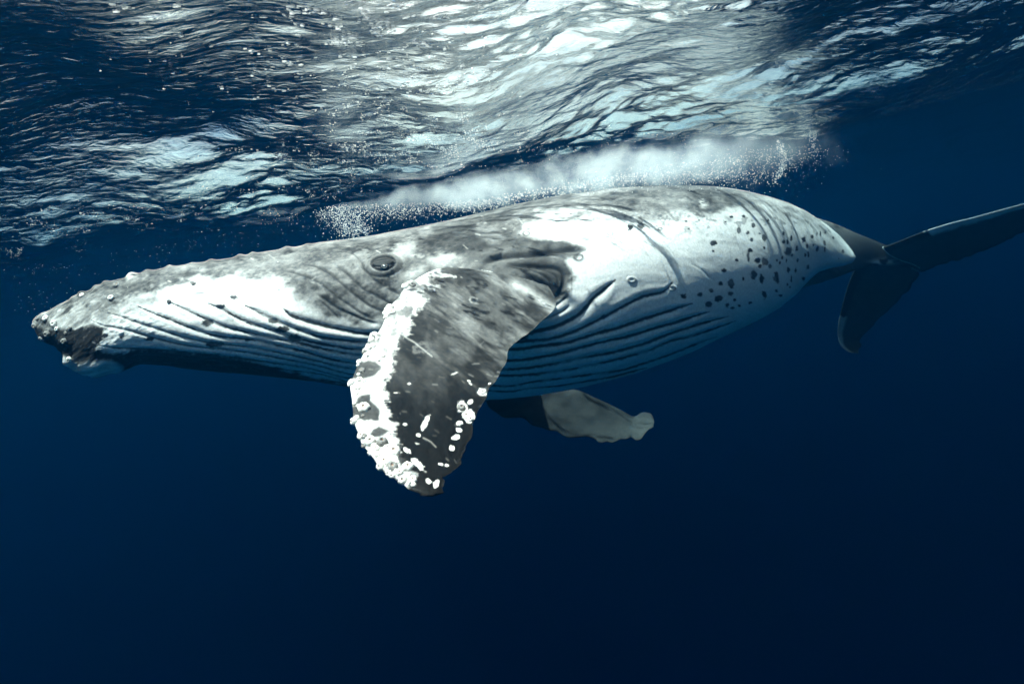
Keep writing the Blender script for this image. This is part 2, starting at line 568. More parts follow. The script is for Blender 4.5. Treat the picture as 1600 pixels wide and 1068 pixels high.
FINE = [  # thin wrinkles: (half width, depth, darkness, line)
    (1.7, .55, .75, [(438, 423), (455, 425), (475, 431), (494, 439), (511, 451), (528, 465), (548, 478), (567, 491), (590, 501)]),
    (1.7, .6, .75, [(472, 412), (494, 416), (511, 425), (528, 438), (545, 453), (560, 465), (580, 479), (605, 489)]),
    (1.7, .6, .75, [(524, 414), (541, 426), (555, 440), (570, 453), (585, 460), (600, 468), (616, 479)]),
    (1.8, .6, .8, [(492, 457), (511, 470), (528, 482), (548, 491), (572, 501), (595, 507)]),
    (2.0, .7, .85, [(564, 406), (569, 419), (578, 430), (591, 441), (608, 451), (630, 462)]),
    (1.4, .4, .5, [(523, 392), (548, 395), (562, 406), (570, 419)]),
    (1.4, .3, .5, [(500, 470), (512, 480), (524, 492), (530, 498)]),
    (1.4, .4, .8, [(890, 460), (877, 471), (862, 482), (850, 488)]),
    (1.6, .4, .8, [(893, 475), (879, 486), (862, 494), (846, 499), (820, 505)]),
    (3.0, 1.6, .92, [(748, 414), (770, 406), (795, 401), (830, 399), (860, 395), (890, 391), (918, 389)]),
    (2.6, 1.2, .9, [(790, 413), (815, 416), (845, 418), (868, 420), (879, 427), (881, 440), (876, 456), (866, 470)]),
    (1.5, .5, .7, [(822, 418), (842, 427), (856, 436), (864, 446)]),
    (1.5, .5, .7, [(812, 421), (832, 434), (846, 447), (858, 455)]),
    (1.5, .5, .7, [(835, 418), (856, 424), (870, 434), (872, 452)]),
    (0.9, .1, .35, [(1005, 376), (1012, 381), (1024, 387)]),
    (0.9, .1, .3, [(1078, 411), (1094, 420), (1112, 436)]),
]
_z7 = [(338, 445, 24, 22), (330, 498, 10, 10), (510, 352, 13, 18), (572, 372, 12, 13), (598, 422, 12, 18), (685, 408, 16, 28), (610, 320, 12, 18),
       (655, 378, 8, 8), (685, 478, 11, 15), (590, 492, 22, 18), (575, 545, 12, 40), (492, 560, 17, 14), (405, 636, 22, 18), (640, 565, 25, 25),
       (690, 570, 28, 25), (655, 600, 15, 15), (615, 670, 20, 36), (668, 690, 16, 38), (770, 670, 20, 42), (455, 730, 20, 35), (383, 726, 18, 16),
       (315, 778, 18, 16), (238, 798, 20, 18), (124, 813, 20, 17), (370, 830, 25, 22), (450, 790, 22, 15), (480, 838, 15, 13), (430, 875, 18, 18),
       (465, 893, 16, 10), (300, 870, 25, 18), (685, 800, 16, 32), (585, 860, 20, 14), (510, 880, 14, 10), (820, 378, 10, 14), (822, 432, 12, 16),
       (848, 432, 9, 24), (873, 415, 10, 24), (852, 500, 24, 28), (913, 480, 8, 20), (960, 420, 16, 25), (1020, 400, 12, 22), (1028, 455, 8, 12),
       (985, 465, 8, 20), (972, 525, 8, 20), (993, 520, 8, 25), (880, 527, 8, 10), (812, 545, 8, 14), (775, 565, 8, 12), (795, 580, 8, 14),
       (840, 570, 7, 14), (725, 605, 10, 14), (855, 630, 14, 24), (905, 630, 8, 18), (780, 700, 10, 24), (875, 690, 8, 24), (848, 730, 8, 12),
       (865, 750, 8, 10), (770, 775, 10, 12), (800, 808, 12, 12), (920, 560, 8, 16), (1055, 480, 12, 22), (1105, 445, 8, 16), (1105, 490, 7, 22),
       (1077, 378, 7, 18), (1052, 380, 7, 16), (1112, 368, 6, 10), (1168, 405, 6, 10), (1233, 500, 10, 14), (1203, 552, 4, 4), (960, 690, 12, 20),
       (990, 610, 10, 18), (540, 690, 10, 16), (140, 293, 12, 8), (160, 347, 8, 8), (232, 285, 6, 6), (418, 295, 10, 7), (540, 258, 14, 12),
       (460, 262, 14, 8), (715, 285, 10, 10)]
SPOTS = [(1040 + a / 4.45, 280 + b / 4.45, c / 4.45, d / 4.45) for a, b, c, d in _z7]
SPOTS += [(365, 464, 6, 3), (344, 479, 8.5, 3.5), (323, 504, 9, 5), (426, 501, 8, 4.5), (439, 514, 11, 5.5), (460, 528, 11, 7), (336, 538, 15, 4.5),
          (386, 531, 5, 3), (234, 529, 7, 3.5), (190, 526, 5.5, 3), (164, 524, 7, 4), (985, 355, 6, 5), (1001, 353, 6, 5), (1068, 462, 4, 3.5),
          (944, 495, 4, 4), (302, 443, 5, 3), (813, 525, 16, 6)]
RINGS = [(953, 365, 4), (987, 437, 5.5), (1050, 450, 5), (903, 402, 7), (822, 365, 5), (657, 400, 8), (1031, 357, 3)]
TUBERCLES = [(128, 461, 6, .035), (150, 449, 6, .02), (165, 442, 6, .022), (205, 430, 7, .03), (188, 444, 6, .03), (230, 424, 6, .02), (265, 418, 6, .025),
             (330, 408, 6, .02), (375, 401, 6, .024), (395, 397, 5, .02), (448, 388, 7, .022), (480, 384, 5, .014), (300, 415, 5, .016), (237, 446, 5, .02),
             (243, 451, 5, .015), (302, 443, 5, .015), (350, 420, 5, .012), (420, 402, 5, .012), (115, 468, 5, .02), (112, 490, 6, .012), (175, 466, 6, .02),
             (140, 475, 5, .012), (160, 480, 5, .012), (460, 455, 5, .01), (453, 440, 8, .012), (100, 533, 8, .035), (92, 520, 8, .02), (105, 512, 7, .015),
             (73, 522, 6, .03), (109, 561, 7, .035), (125, 565, 9, .02), (83, 505, 7, .03), (70, 497, 6, .03)]


def paint_body(PX, PY, PH, hh):
    """pigment and relief of one side, seen from the flank; the far side mirrors it"""
    front = slice(0, NF)
    px, py = PX[:, front], PY[:, front]
    v = PH[:, front] * hh[:, None]
    n_big = fbm(px / 46, v / 30, 5, 31)
    n_mid = fbm(px / 15, v / 10, 4, 47)
    n_fin = fbm(px / 4.5, v / 3.5, 3, 53)
    disp = np.zeros_like(px)
    # base: white flank and throat
    wht = 0.78 + 0.16 * (n_mid - .5) + 0.12 * (n_fin - .5) + .12 * (n_big - .5)
    c = wht.copy()
    gray = 0.075 + 0.36 * np.clip(n_big - 0.38, 0, 1) + 0.16 * (n_mid - .5) + 0.10 * (n_fin - .5)
    gray = gray * (0.6 + 0.8 * fbm(px / 7, v / 5, 4, 61))
    gray = np.clip(gray, 0.025, 0.5)
    wpx = px + 26 * (n_big - .5) + 12 * (n_mid - .5)
    wpy = py + 30 * (n_big - .5) + 14 * (n_mid - .5) + 4 * (n_fin - .5)
    head = [(30, 380), (30, 520), (110, 515), (165, 503), (205, 484), (235, 468), (262, 448), (300, 437), (360, 442), (430, 440), (452, 450), (466, 476),
            (500, 492), (540, 508), (600, 516), (700, 500), (720, 430), (800, 400), (826, 365), (850, 347), (900, 338), (950, 338), (1000, 344),
            (1050, 348), (1085, 345), (1120, 338), (1160, 330), (1200, 330), (1260, 345), (1300, 362), (1360, 380), (1360, 250), (600, 250)]
    mg = poly_mask(wpx, wpy, head, 17)
    # the grey thins out towards the tail stock
    thin = smooth(1080, 1210, px)
    mg = mg * (1 - 0.35 * thin * (0.4 + n_mid))
    c = c * (1 - mg) + gray * mg
    # grey saddle round the root of the flipper
    axil = [(740, 360), (800, 362), (845, 372), (885, 377), (920, 389), (900, 402), (884, 408), (897, 428), (895, 444), (884, 460), (868, 474), (760, 480), (720, 430)]
    ma = poly_mask(px + 12 * (n_mid - .5), py + 12 * (n_mid - .5), axil, 5)
    c = c * (1 - ma) + (0.055 + 0.20 * np.clip(n_big - .3, 0, 1) + 0.1 * (n_mid - .5)) * ma
    dk = poly_mask(px + 10 * (n_mid - .5), py + 8 * (n_mid - .5), [(640, 360), (700, 352), (790, 352), (800, 380), (750, 412), (700, 400), (650, 385)], 16)
    c = c * (1 - 0.55 * dk)
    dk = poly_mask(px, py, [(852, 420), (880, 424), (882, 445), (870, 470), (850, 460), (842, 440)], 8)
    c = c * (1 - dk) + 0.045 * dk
    # pale patches by the eye and on the nape
    for poly, lv in (([(608, 398), (620, 378), (647, 374), (650, 384), (644, 392), (672, 400), (700, 398), (720, 402), (700, 416), (684, 420), (664, 404), (636, 400), (625, 408)], .3),
                     ([(656, 362), (672, 356), (674, 362), (660, 366)], .3),
                     ([(740, 352), (775, 350), (790, 372), (770, 380), (748, 370)], .17),
                     ([(1096, 318), (1102, 316), (1103, 320), (1097, 322)], .75), ([(200, 433), (212, 431), (212, 434), (201, 437)], .7),
                     ([(198, 484), (215, 483), (222, 490), (205, 494)], .55), ([(105, 490), (116, 485), (118, 490), (108, 496)], .55),
                     ([(150, 490), (240, 450), (250, 470), (200, 484)], .33), ([(75, 495), (130, 478), (135, 486), (90, 512)], .30)):
        mk = poly_mask(px + 9 * (n_mid - .5) + 5 * (n_fin - .5), py + 14 * (n_mid - .5) + 8 * (n_fin - .5), poly, 7)
        c = c * (1 - mk) + lv * (0.75 + 0.5 * n_mid) * mk
    # black chin and underside of the jaw
    chin = [(60, 512), (85, 512), (110, 512), (140, 506), (166, 512), (164, 530), (152, 546), (180, 552), (205, 547), (240, 546), (300, 549), (370, 557), (430, 573),
            (480, 587), (560, 603), (700, 615), (700, 660), (40, 660), (40, 512)]
    mk = poly_mask(px + 16 * (n_mid - .5) + 7 * (n_fin - .5), py + 12 * (n_mid - .5) + 6 * (n_fin - .5), chin, 4)
    fl = smooth(0.70, 0.78, n_fin) * 0.05
    c = c * (1 - mk) + (0.018 + fl) * mk
    lip = [(100, 555), (115, 560), (125, 566), (160, 560), (175, 562), (192, 572), (190, 590), (100, 600)]
    mk = poly_mask(px + 10 * (n_mid - .5), py + 8 * (n_mid - .5), lip, 4)
    c = c * (1 - mk) + (0.72 + 0.4 * (n_mid - .5)) * mk
    disp += 0.02 * poly_mask(px, py, lip, 10)
    # speckle on the white flank where it meets the grey
    sp = smooth(0.66, 0.74, fbm(px / 7, v / 7, 2, 91)) * np.exp(-((py - 345) / 26) ** 2) * smooth(900, 1000, px)
    c = c * (1 - 0.5 * sp)

    def sub(line, mrg):
        L = np.array(line)
        r = np.where((PX[:, 0] > L[:, 0].min() - mrg) & (PX[:, 0] < L[:, 0].max() + mrg))[0]
        return slice(r[0], r[-1] + 1)
    # pleats
    for hw, st, line in GROOVES:
        L = smooth_line(line)
        s = sub(L, 14)
        d, t = poly_dist(px[s], py[s], L)
        wv = hw * (0.35 + 0.65 * smooth(0, .10, t)) * (0.9 + 0.2 * n_mid[s])
        disp[s] -= 0.0075 * st * np.exp(-(d / (wv * 1.25)) ** 2) * smooth(0, .04, t)
        disp[s] += 0.002 * st * np.exp(-((d - wv * 3) / (wv * 1.5)) ** 2) * smooth(0, .06, t)
        rag = d + 1.8 * (n_fin[s] - .5) + 1.2 * (n_mid[s] - .5)
        dkm = smooth(wv * 1.0, wv * .45, rag) * (.45 + .55 * np.maximum(float(st >= 1.0), smooth(.34, .54, n_big[s] * .5 + n_mid[s] * .5))) * (0.96 if st > .65 else 0.75)
        c[s] = c[s] * (1 - dkm) + 0.014 * dkm
    for hw, dp, dkn, line in FINE:
        L = smooth_line(line)
        s = sub(L, 12)
        d, t = poly_dist(px[s], py[s], L)
        e = smooth(0, .12, t) * smooth(1.0, .88, t)
        disp[s] -= 0.011 * dp * np.exp(-(d / (hw * 1.5)) ** 2) * e
        disp[s] += 0.003 * dp * np.exp(-((d - hw * 4.0) / (hw * 3)) ** 2) * e
        mk = np.exp(-(d / hw) ** 2) * e * dkn
        c[s] = c[s] * (1 - mk) + 0.02 * mk
    for cx, cy_, rx, ry in SPOTS:
        s = sub([(cx, cy_)], max(rx, ry) * 2 + 3)
        q = np.hypot((px[s] - cx) / rx, (py[s] - cy_) / ry) + 0.9 * (n_fin[s] - .5) + 1.0 * (n_mid[s] - .5)
        mk = smooth(1.15, .72, q)
        mk = mk * (1.1 - .2 * ((cx * 7.3 + cy_ * 3.1) % 1.0)) * (.75 + .5 * n_mid[s])
        mk = np.clip(mk, 0, 1)
        c[s] = c[s] * (1 - mk) + 0.035 * mk
    for cx, cy_, r in RINGS:
        s = sub([(cx, cy_)], 14)
        q = np.hypot((px[s] - cx) / r, (py[s] - cy_) / (r * .65))
        mk = np.exp(-((q - 1) / .28) ** 2) * (0.5 + n_fin[s] * .5)
        c[s] = c[s] * (1 - mk) + 0.05 * mk
        disp[s] += 0.004 * np.exp(-((q - 1) / .4) ** 2)
    for cx, cy_, r, a in TUBERCLES:
        s = sub([(cx, cy_)], 30)
        q = np.hypot(px[s] - cx, (py[s] - cy_)) / r
        disp[s] += .62 * a * np.exp(-q ** 2 * .8)
    # pale scratches and nicks
    g = np.random.default_rng(5)
    for k in range(60):
        x0 = g.uniform(90, 900)
        tpy = np.interp(x0, *np.array(TOP).T)
        y0 = tpy + g.uniform(4, 90)
        a = g.normal(0.1, .5)
        ln = g.uniform(2, 9)
        s = sub([(x0, y0)], 16)
        d, t = poly_dist(px[s], py[s], [(x0, y0), (x0 + ln * math.cos(a), y0 + ln * math.sin(a))])
        mk = np.exp(-(d / g.uniform(.8, 1.4)) ** 2) * g.uniform(.15, .5)
        c[s] = c[s] * (1 - mk) + 0.6 * mk
    # eye: socket ridge and lids
    ex, ey = 600.0, 415.0
    s = sub([(ex, ey)], 60)
    a = R(-8)
    dx, dy = px[s] - ex, py[s] - ey
    rx, ry = dx * math.cos(a) + dy * math.sin(a), -dx * math.sin(a) + dy * math.cos(a)
    q = np.hypot(rx / 20, ry / 12.5) + .10 * (n_mid[s] - .5)
    disp[s] += 0.034 * np.exp(-(q / 1.5) ** 4)
    disp[s] += 0.0035 * np.exp(-((q - 1.12) / .16) ** 2)
    disp[s] -= 0.006 * np.exp(-((q - .9) / .10) ** 2)
    disp[s] -= 0.006 * np.exp(-((q - 1.5) / .12) ** 2)
    mk = smooth(1.06, .92, q)
    c[s] = c[s] * (1 - mk) + 0.010 * mk
    for off, wdt in ((-8, 1.2), (-4, 1.0), (6, 1.1), (10, 1.2)):
        yy = ry - off * (1 - (rx / 24) ** 2)
        e = np.exp(-(yy / wdt) ** 2) * (q < .95)
        disp[s] -= 0.006 * e
        c[s] = c[s] + 0.03 * np.exp(-((yy - 1.6) / 1.0) ** 2) * (q < .95)
    mk = np.exp(-((q - 1.2) / .16) ** 2)
    c[s] = c[s] * (1 - .4 * mk) + .10 * .4 * mk
    # skin relief
    disp += 0.006 * (n_big - .5) + 0.0014 * (n_mid - .5)
    disp += 0.010 * (n_mid - .5) * smooth(330, 150, px)
    # taper relief at the two outlines so that near and far halves meet
    return np.clip(c, .008, .8), disp


def mirror(a):
    """values of the near half carried to the far half of the ring"""
    phb = math.pi + np.linspace(0, math.pi, NB, endpoint=False)
    src = (2 * math.pi - phb) / math.pi * NF
    src = np.clip(np.rint(src).astype(int), 0, NF - 1)
    return np.concatenate([a, a[:, src]], 1)


def build_body_surface():
    PX, PY, D, PH, hh = body_arrays()
    P = at(PX, PY, D)
    Nn = grid_normals(P)
    ctr = P.mean(1, keepdims=True)
    if ((P - ctr) * Nn).sum(-1).mean() < 0:
        Nn = -Nn
    c, disp = paint_body(PX, PY, PH, hh)
    c, disp = mirror(c), mirror(disp)
    endw = np.clip(hh / 10, 0, 1)[:, None]
    P = P + Nn * (disp * endw)[..., None]
    nu, nv = P.shape[:2]
    V = np.concatenate([P.reshape(-1, 3), P[0].mean(0)[None], P[-1].mean(0)[None]])
    F = grid_faces(nu, nv, True)
    t0, t1 = nu * nv, nu * nv + 1
    j = np.arange(nv)
    tri0 = np.stack([(j + 1) % nv, j, np.full(nv, t0)], -1)
    tri1 = np.stack([(nu - 1) * nv + j, (nu - 1) * nv + (j + 1) % nv, np.full(nv, t1)], -1)
    C = np.concatenate([c.ravel(), [c[0].mean(), c[-1].mean()]])
    return V, F, np.concatenate([tri0, tri1]), C, (PX, PY, P, Nn)


def loft_fin(LE, TE, thick, nspan, nchord, prof_pos=0.32):
    """LE / TE: rows (px, py, depth) along the span; returns grid P[span, ring] and the pixel positions of the ring points"""
    LE, TE = np.array(LE, float), np.array(TE, float)
    L, T = smooth_line(LE, 24), smooth_line(TE, 24)
    u = np.linspace(0, 1, len(L))
    uu = np.linspace(0, 1, nspan)
    L = np.stack([np.interp(uu, u, L[:, k]) for k in range(3)], -1)
    T = np.stack([np.interp(uu, u, T[:, k]) for k in range(3)], -1)
    th = np.interp(uu, np.linspace(0, 1, len(thick)), thick)
    a = np.linspace(0, 2 * math.pi, nchord, endpoint=False)
    cpos = 0.5 - 0.5 * np.cos(a)            # 0 leading edge, 1 trailing edge
    yt = 2.6 * (0.2969 * np.sqrt(cpos) - 0.126 * cpos - 0.3516 * cpos ** 2 + 0.2843 * cpos ** 3 - 0.1036 * cpos ** 4)
    side = np.where(a <= math.pi, 1.0, -1.0)
    Lw, Tw = at(*L.T), at(*T.T)
    mid = 0.5 * (Lw + Tw)
    sp = np.gradient(mid, axis=0)
    ch = Tw - Lw
    nrm = np.cross(ch, sp)
    nrm /= np.linalg.norm(nrm, axis=-1, keepdims=True)
    view = mid - CAM
    flip = np.sign((nrm * view).sum(-1))
    nrm *= -np.where(flip == 0, 1, flip)[:, None]        # towards the camera
    k = np.ones(15) / 15
    for i in range(3):
        nrm[:, i] = np.convolve(np.pad(nrm[:, i], 7, mode='edge'), k, 'valid')
    nrm /= np.linalg.norm(nrm, axis=-1, keepdims=True)
    P = Lw[:, None] + ch[:, None] * cpos[None, :, None] + nrm[:, None] * (yt * side)[None, :, None] * th[:, None, None]
    PXp = L[:, None, 0] + (T - L)[:, None, 0] * cpos[None]
    PYp = L[:, None, 1] + (T - L)[:, None, 1] * cpos[None]
    return P, PXp, PYp, uu, cpos, side, nrm


def cap_fin(P, off):
    nu, nv = P.shape[:2]
    V = np.concatenate([P.reshape(-1, 3), P[0].mean(0)[None], P[-1].mean(0)[None]])
    F = grid_faces(nu, nv, True, off)
    j = np.arange(nv)
    t0, t1 = nu * nv, nu * nv + 1
    tri = np.concatenate([np.stack([(j + 1) % nv, j, np.full(nv, t0)], -1), np.stack([(nu - 1) * nv + j, (nu - 1) * nv + (j + 1) % nv, np.full(nv, t1)], -1)]) + off
    return V, F, tri


# near flipper: sweeps out of the shoulder towards the camera and down
FL_LE = [(730, 470, 4.75), (712, 440, 4.45), (682, 424, 4.20), (650, 437, 4.02), (620, 470, 3.84), (588, 515, 3.64), (562, 560, 3.45), (549, 605, 3.28), (550, 645, 3.13), (563, 690, 2.98), (592, 728, 2.86), (632, 757, 2.78), (655, 770, 2.74), (664, 774, 2.72)]
FL_TE = [(850, 480, 4.85), (850, 452, 4.60), (856, 446, 4.40), (868, 478, 4.22), (838, 508, 4.02), (801, 540, 3.78), (784, 578, 3.57), (764, 612, 3.38), (744, 650, 3.22), (731, 694, 3.06), (716, 728, 2.92), (694, 748, 2.82), (691, 768, 2.76), (676, 774, 2.73)]
FL_TH = [.20, .20, .17, .15, .13, .12, .11, .10, .09, .08, .07, .055, .04, .012]


def build_near_flipper():
    P, px, py, uu, cp, side, nrm = loft_fin(FL_LE, FL_TE, FL_TH, 420, 420)
    n_big = fbm(px / 38, py / 60, 4, 131)
    n_mid = fbm(px / 12, py / 12, 4, 137)
    n_fin = fbm(px / 4, py / 4, 3, 139)
    # bumps of the leading edge, nicks of the trailing edge
    u2 = uu[:, None]
    lead = np.exp(-(cp[None] / .10) ** 2)
    trail = np.exp(-((1 - cp[None]) / .05) ** 2)
    ch = P[:, nrm.shape[0] * 0:1] * 0
    chord = P[:, np.argmax(cp)][:, None] - P[:, 0][:, None]
    clen = np.linalg.norm(chord, axis=-1, keepdims=True)
    cdir = chord / np.maximum(clen, 1e-6)
    bump = 0.050 * (fbm(u2 * 15 + 0 * px, 0 * px + 3, 2, 149) - .5) * smooth(.15, .3, u2)
    nick = 0.030 * (fbm(u2 * 30 + 0 * px, 0 * px + 8, 3, 151) - .5) * smooth(.25, .35, u2)
    P = P - cdir * (bump * lead)[..., None] + cdir * (nick * trail)[..., None]
    rel = 0.012 * (n_big - .5) + 0.004 * (n_mid - .5)
    P = P + nrm[:, None] * (rel * side[None])[..., None]
    # pigment
    str_ = fbm(px / 22, py / 5, 4, 157)          # streaks along the chord
    base = 0.009 + 0.012 * (n_mid - .5) + 0.06 * np.clip(str_ - .55, 0, 1)
    rootw = smooth(690, 460, py + 0.25 * (780 - px))
    # pale veil near the root, in slanting streaks
    ang = R(32)
    ux, uy = px * math.cos(ang) + py * math.sin(ang), -px * math.sin(ang) + py * math.cos(ang)
    veil = (.25 * smooth(.38, .6, n_big) + smooth(.44, .68, fbm(ux / 70, uy / 15, 5, 163))) * rootw
    base = base + 0.035 * rootw + 0.19 * veil * (0.55 + .6 * n_mid)
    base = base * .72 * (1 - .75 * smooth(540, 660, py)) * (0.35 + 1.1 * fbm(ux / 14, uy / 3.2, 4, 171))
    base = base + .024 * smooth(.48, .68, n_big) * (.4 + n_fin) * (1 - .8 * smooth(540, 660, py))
    c = np.clip(base, .004, .5)
    # white leading edge with a feathered rim
    rim = [(690, 415), (672, 452), (660, 480), (640, 505), (622, 540), (612, 575), (604, 600), (600, 618), (606, 640), (612, 660), (618, 690), (628, 712), (640, 735), (640, 760), (560, 780), (480, 600), (560, 430)]
    feath = (fbm(px / 26 + py / 60, py / 2.0, 4, 167) - .5) * 11 + 22 * (n_mid - .5) + 14 * (n_fin - .5) + 12 * (n_big - .5)
    mk = poly_mask(px + feath, py, rim, 4.5) * np.clip(1 - .75 * smooth(.50, .66, n_mid) * smooth(590, 540, py), 0, 1)
    for hole in ([(545, 568), (560, 566), (585, 570), (596, 580), (590, 592), (566, 597), (548, 592)],
                 [(545, 640), (560, 622), (578, 620), (580, 632), (592, 645), (590, 662), (570, 664), (552, 655)],
                 [(574, 680), (592, 672), (610, 680), (600, 688), (580, 688)], [(620, 716), (650, 710), (650, 740), (628, 742)]):
        mk = mk * (1 - .93 * poly_mask(px + 8 * (n_mid - .5), py + 6 * (n_mid - .5), hole, 2.5))
    c = c * (1 - mk) + (.50 + .25 * (n_mid - .5) + .35 * (n_fin - .5)) * mk
    # scars and old barnacle rings
    def scar(x, y, rx, ry, deg, lv, ring=False):
        nonlocal c
        a = R(deg)
        dx, dy = px - x, py - y
        q = np.hypot((dx * math.cos(a) + dy * math.sin(a)) / rx, (-dx * math.sin(a) + dy * math.cos(a)) / ry) + .8 * (n_fin - .5) + .8 * (n_mid - .5)
        k = np.exp(-((q - .8) / .25) ** 2) if ring else smooth(1.1, .8, q)
        c = c * (1 - k) + lv * k
    for s_ in ((663, 664, 4, 12, 28, .72), (652, 684, 4.5, 3.2, 0, .72), (651, 729, 13, 6, 38, .75), (634, 709, 8, 4.5, 35, .7), (669, 754, 5, 4, 30, .7), (681, 758, 3.5, 8, 20, .7),
               (716, 672, 5, 3, 20, .75), (705, 701, 4.6, 3.4, 0, .7), (688, 727, 4, 2.5, 10, .7), (698, 728, 4, 2.2, 0, .7), (713, 684, 6, 3.6, -15, .72), (708, 686, 4, 2.5, 0, .6),
               (735, 628, 5, 3, -10, .7), (734, 650, 9, 9, 0, .7), (718, 661, 4.5, 4, 0, .6), (765, 599, 2.5, 1.8, 0, .7), (651, 697, 4, 1.6, 0, .35), (632, 668, 3.5, 2, 10, .5),
               (731, 597, 3, 1.4, 10, .6), (734, 601, 3, 1.2, 30, .4), (638, 606, 3, 1.3, 0, .5), (617, 620, 3, 1, 0, .5), (708, 587, 6, 1.2, -20, .45), (687, 437, 24, 3.5, 8, .33)):
        scar(*s_)
    for s_ in ((754, 613, 8, 5.2, 10, .75), (721, 637, 8, 6.5, 35, .75), (657, 548, 14, 9, -10, .10), (735, 475, 8, 5, 40, .3), (732, 517, 11, 8, 20, .14)):
        scar(*s_, ring=True)
    g = np.random.default_rng(23)
    for k in range(80):
        x0, y0 = g.uniform(560, 800), g.uniform(450, 740)
        a = R(g.normal(18, 16))
        ln = g.uniform(3, 11)
        mk = (np.abs(px - x0) < 20) & (np.abs(py - y0) < 14)
        d, _ = poly_dist(px[mk], py[mk], [(x0, y0), (x0 + ln * math.cos(a), y0 + ln * math.sin(a))])
        k_ = np.exp(-(d / g.uniform(.6, 1.3)) ** 2) * g.uniform(.05, .4)
        c[mk] = c[mk] * (1 - k_) + .3 * k_
    for line, s0 in (([(616, 523), (645, 541), (672, 563)], .45), ([(660, 688), (672, 694), (680, 701)], .3), ([(840, 470), (866, 484)], .3)):
        d, _ = poly_dist(px, py, line)
        k_ = np.exp(-(d / 1.1) ** 2) * s0
        c = c * (1 - k_) + .55 * k_
    c = c + .4 * np.exp(-(poly_dist(px, py, [(800, 450), (830, 462), (862, 482)])[0] / 7) ** 2) * (.4 + n_mid * .7)
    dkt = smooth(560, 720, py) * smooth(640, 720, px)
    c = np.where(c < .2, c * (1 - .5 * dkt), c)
    return P, np.clip(c, .003, .8), px, py


# far flipper, hanging below the belly on the other side
FF_LE = [(742, 560, 5.45), (770, 632, 6.56), (805, 655, 6.70), (835, 668, 6.78), (870, 674, 6.86), (905, 684, 6.94), (945, 686, 7.02), (980, 684, 7.10), (1004, 679, 7.16), (1018, 667, 7.20), (1022, 660, 7.22)]
FF_TE = [(800, 520, 5.40), (830, 585, 6.68), (868, 604, 7.00), (905, 610, 7.10), (930, 621, 7.18), (950, 630, 7.24), (972, 641, 7.32), (990, 650, 7.40), (1004, 644, 7.46), (1017, 646, 7.50), (1021, 652, 7.52)]


def build_far_flipper():
    P, px, py, uu, cp, side, nrm = loft_fin(FF_LE, FF_TE, [.12, .12, .11, .10, .09, .08, .07, .06, .05, .03, .01], 160, 120)
    u2 = uu[:, None]
    lead = np.exp(-(cp[None] / .12) ** 2)
    chord = P[:, np.argmax(cp)][:, None] - P[:, 0][:, None]
    cdir = chord / np.maximum(np.linalg.norm(chord, axis=-1, keepdims=True), 1e-6)
    P = P - cdir * (0.17 * (fbm(u2 * 13 + 0 * px, 0 * px + 1, 2, 201) - .5) * lead)[..., None]
    n = fbm(px / 20, py / 14, 4, 211)
    c = .04 + .04 * (n - .5)
    d, _ = poly_dist(px, py, [(905, 607), (940, 621), (965, 633), (988, 651), (992, 646)])
    k = np.exp(-(d / 2.2) ** 2) * .9
    c = c * (1 - k) + .02 * k
    for x, y, r in ((871, 618, 3), (915, 684, 4), (826, 666, 4), (985, 683, 3)):
        k = np.exp(-(np.hypot(px - x, py - y) / r) ** 2)
        c = c * (1 - k) + .02 * k
    return P, np.clip(c, .02, .7), px, py


def build_peduncle():
    ctr = [(1180, 395, 6.3, 70), (1250, 392, 6.9, 58), (1300, 392, 7.5, 44), (1340, 393, 8.0, 28), (1375, 397, 8.5, 18), (1400, 403, 8.8, 13), (1425, 412, 9.0, 7), (1436, 417, 9.1, 2)]
    L = smooth_line(ctr, 14)
    a = np.linspace(0, 2 * math.pi, 64, endpoint=False)
    px = L[:, 0:1] + 0 * a
    py = L[:, 1:2] - L[:, 3:4] * np.cos(a)
    d = L[:, 2:3] - L[:, 3:4] * L[:, 2:3] / FPX * .7 * np.sin(a)
    P = at(px, py, d)
    n = fbm(px / 12, py / 8, 4, 301)
    c = .03 + .06 * np.clip(n - .5, 0, 1) + .10 * smooth(1362, 1300, px + 24 * (n - .5)) * smooth(.35, .6, n + .15)
    k = np.exp(-(np.hypot((px - 1378) / 16, (py - 409) / 5)) ** 2) * smooth(.4, .6, n)
    c = c * (1 - k) + .6 * k
    return P, c, px, py


def build_fluke(LE, TE, seed, white, tone):
    P, px, py, uu, cp, side, nrm = loft_fin(LE, TE, [.14, .12, .10, .08, .07, .06, .05, .035, .01], 150, 110)
    n = fbm(px / 10, py / 8, 4, seed)
    u2 = uu[:, None]
    cc = cp[None] + 0 * px
    trail = np.exp(-((1 - cc) / .06) ** 2)
    chord = P[:, np.argmax(cp)][:, None] - P[:, 0][:, None]
    cdir = chord / np.maximum(np.linalg.norm(chord, axis=-1, keepdims=True), 1e-6)
    P = P + cdir * (0.10 * (fbm(u2 * 30 + 0 * px, 0 * px, 3, seed + 2) - .5) * trail)[..., None]
    c = tone * (1 + .5 * (n - .5)) + 0 * cc
    edge = smooth(.93, .985, cc + .05 * (n - .5))
    c = c * (1 - edge) + .012 * edge
    lead = smooth(.16, .08, cc + .05 * (n - .5))
    c = c * (1 - lead) + white(u2 + 0 * cc, n) * lead
    return P, np.clip(c, .01, .75), px, py


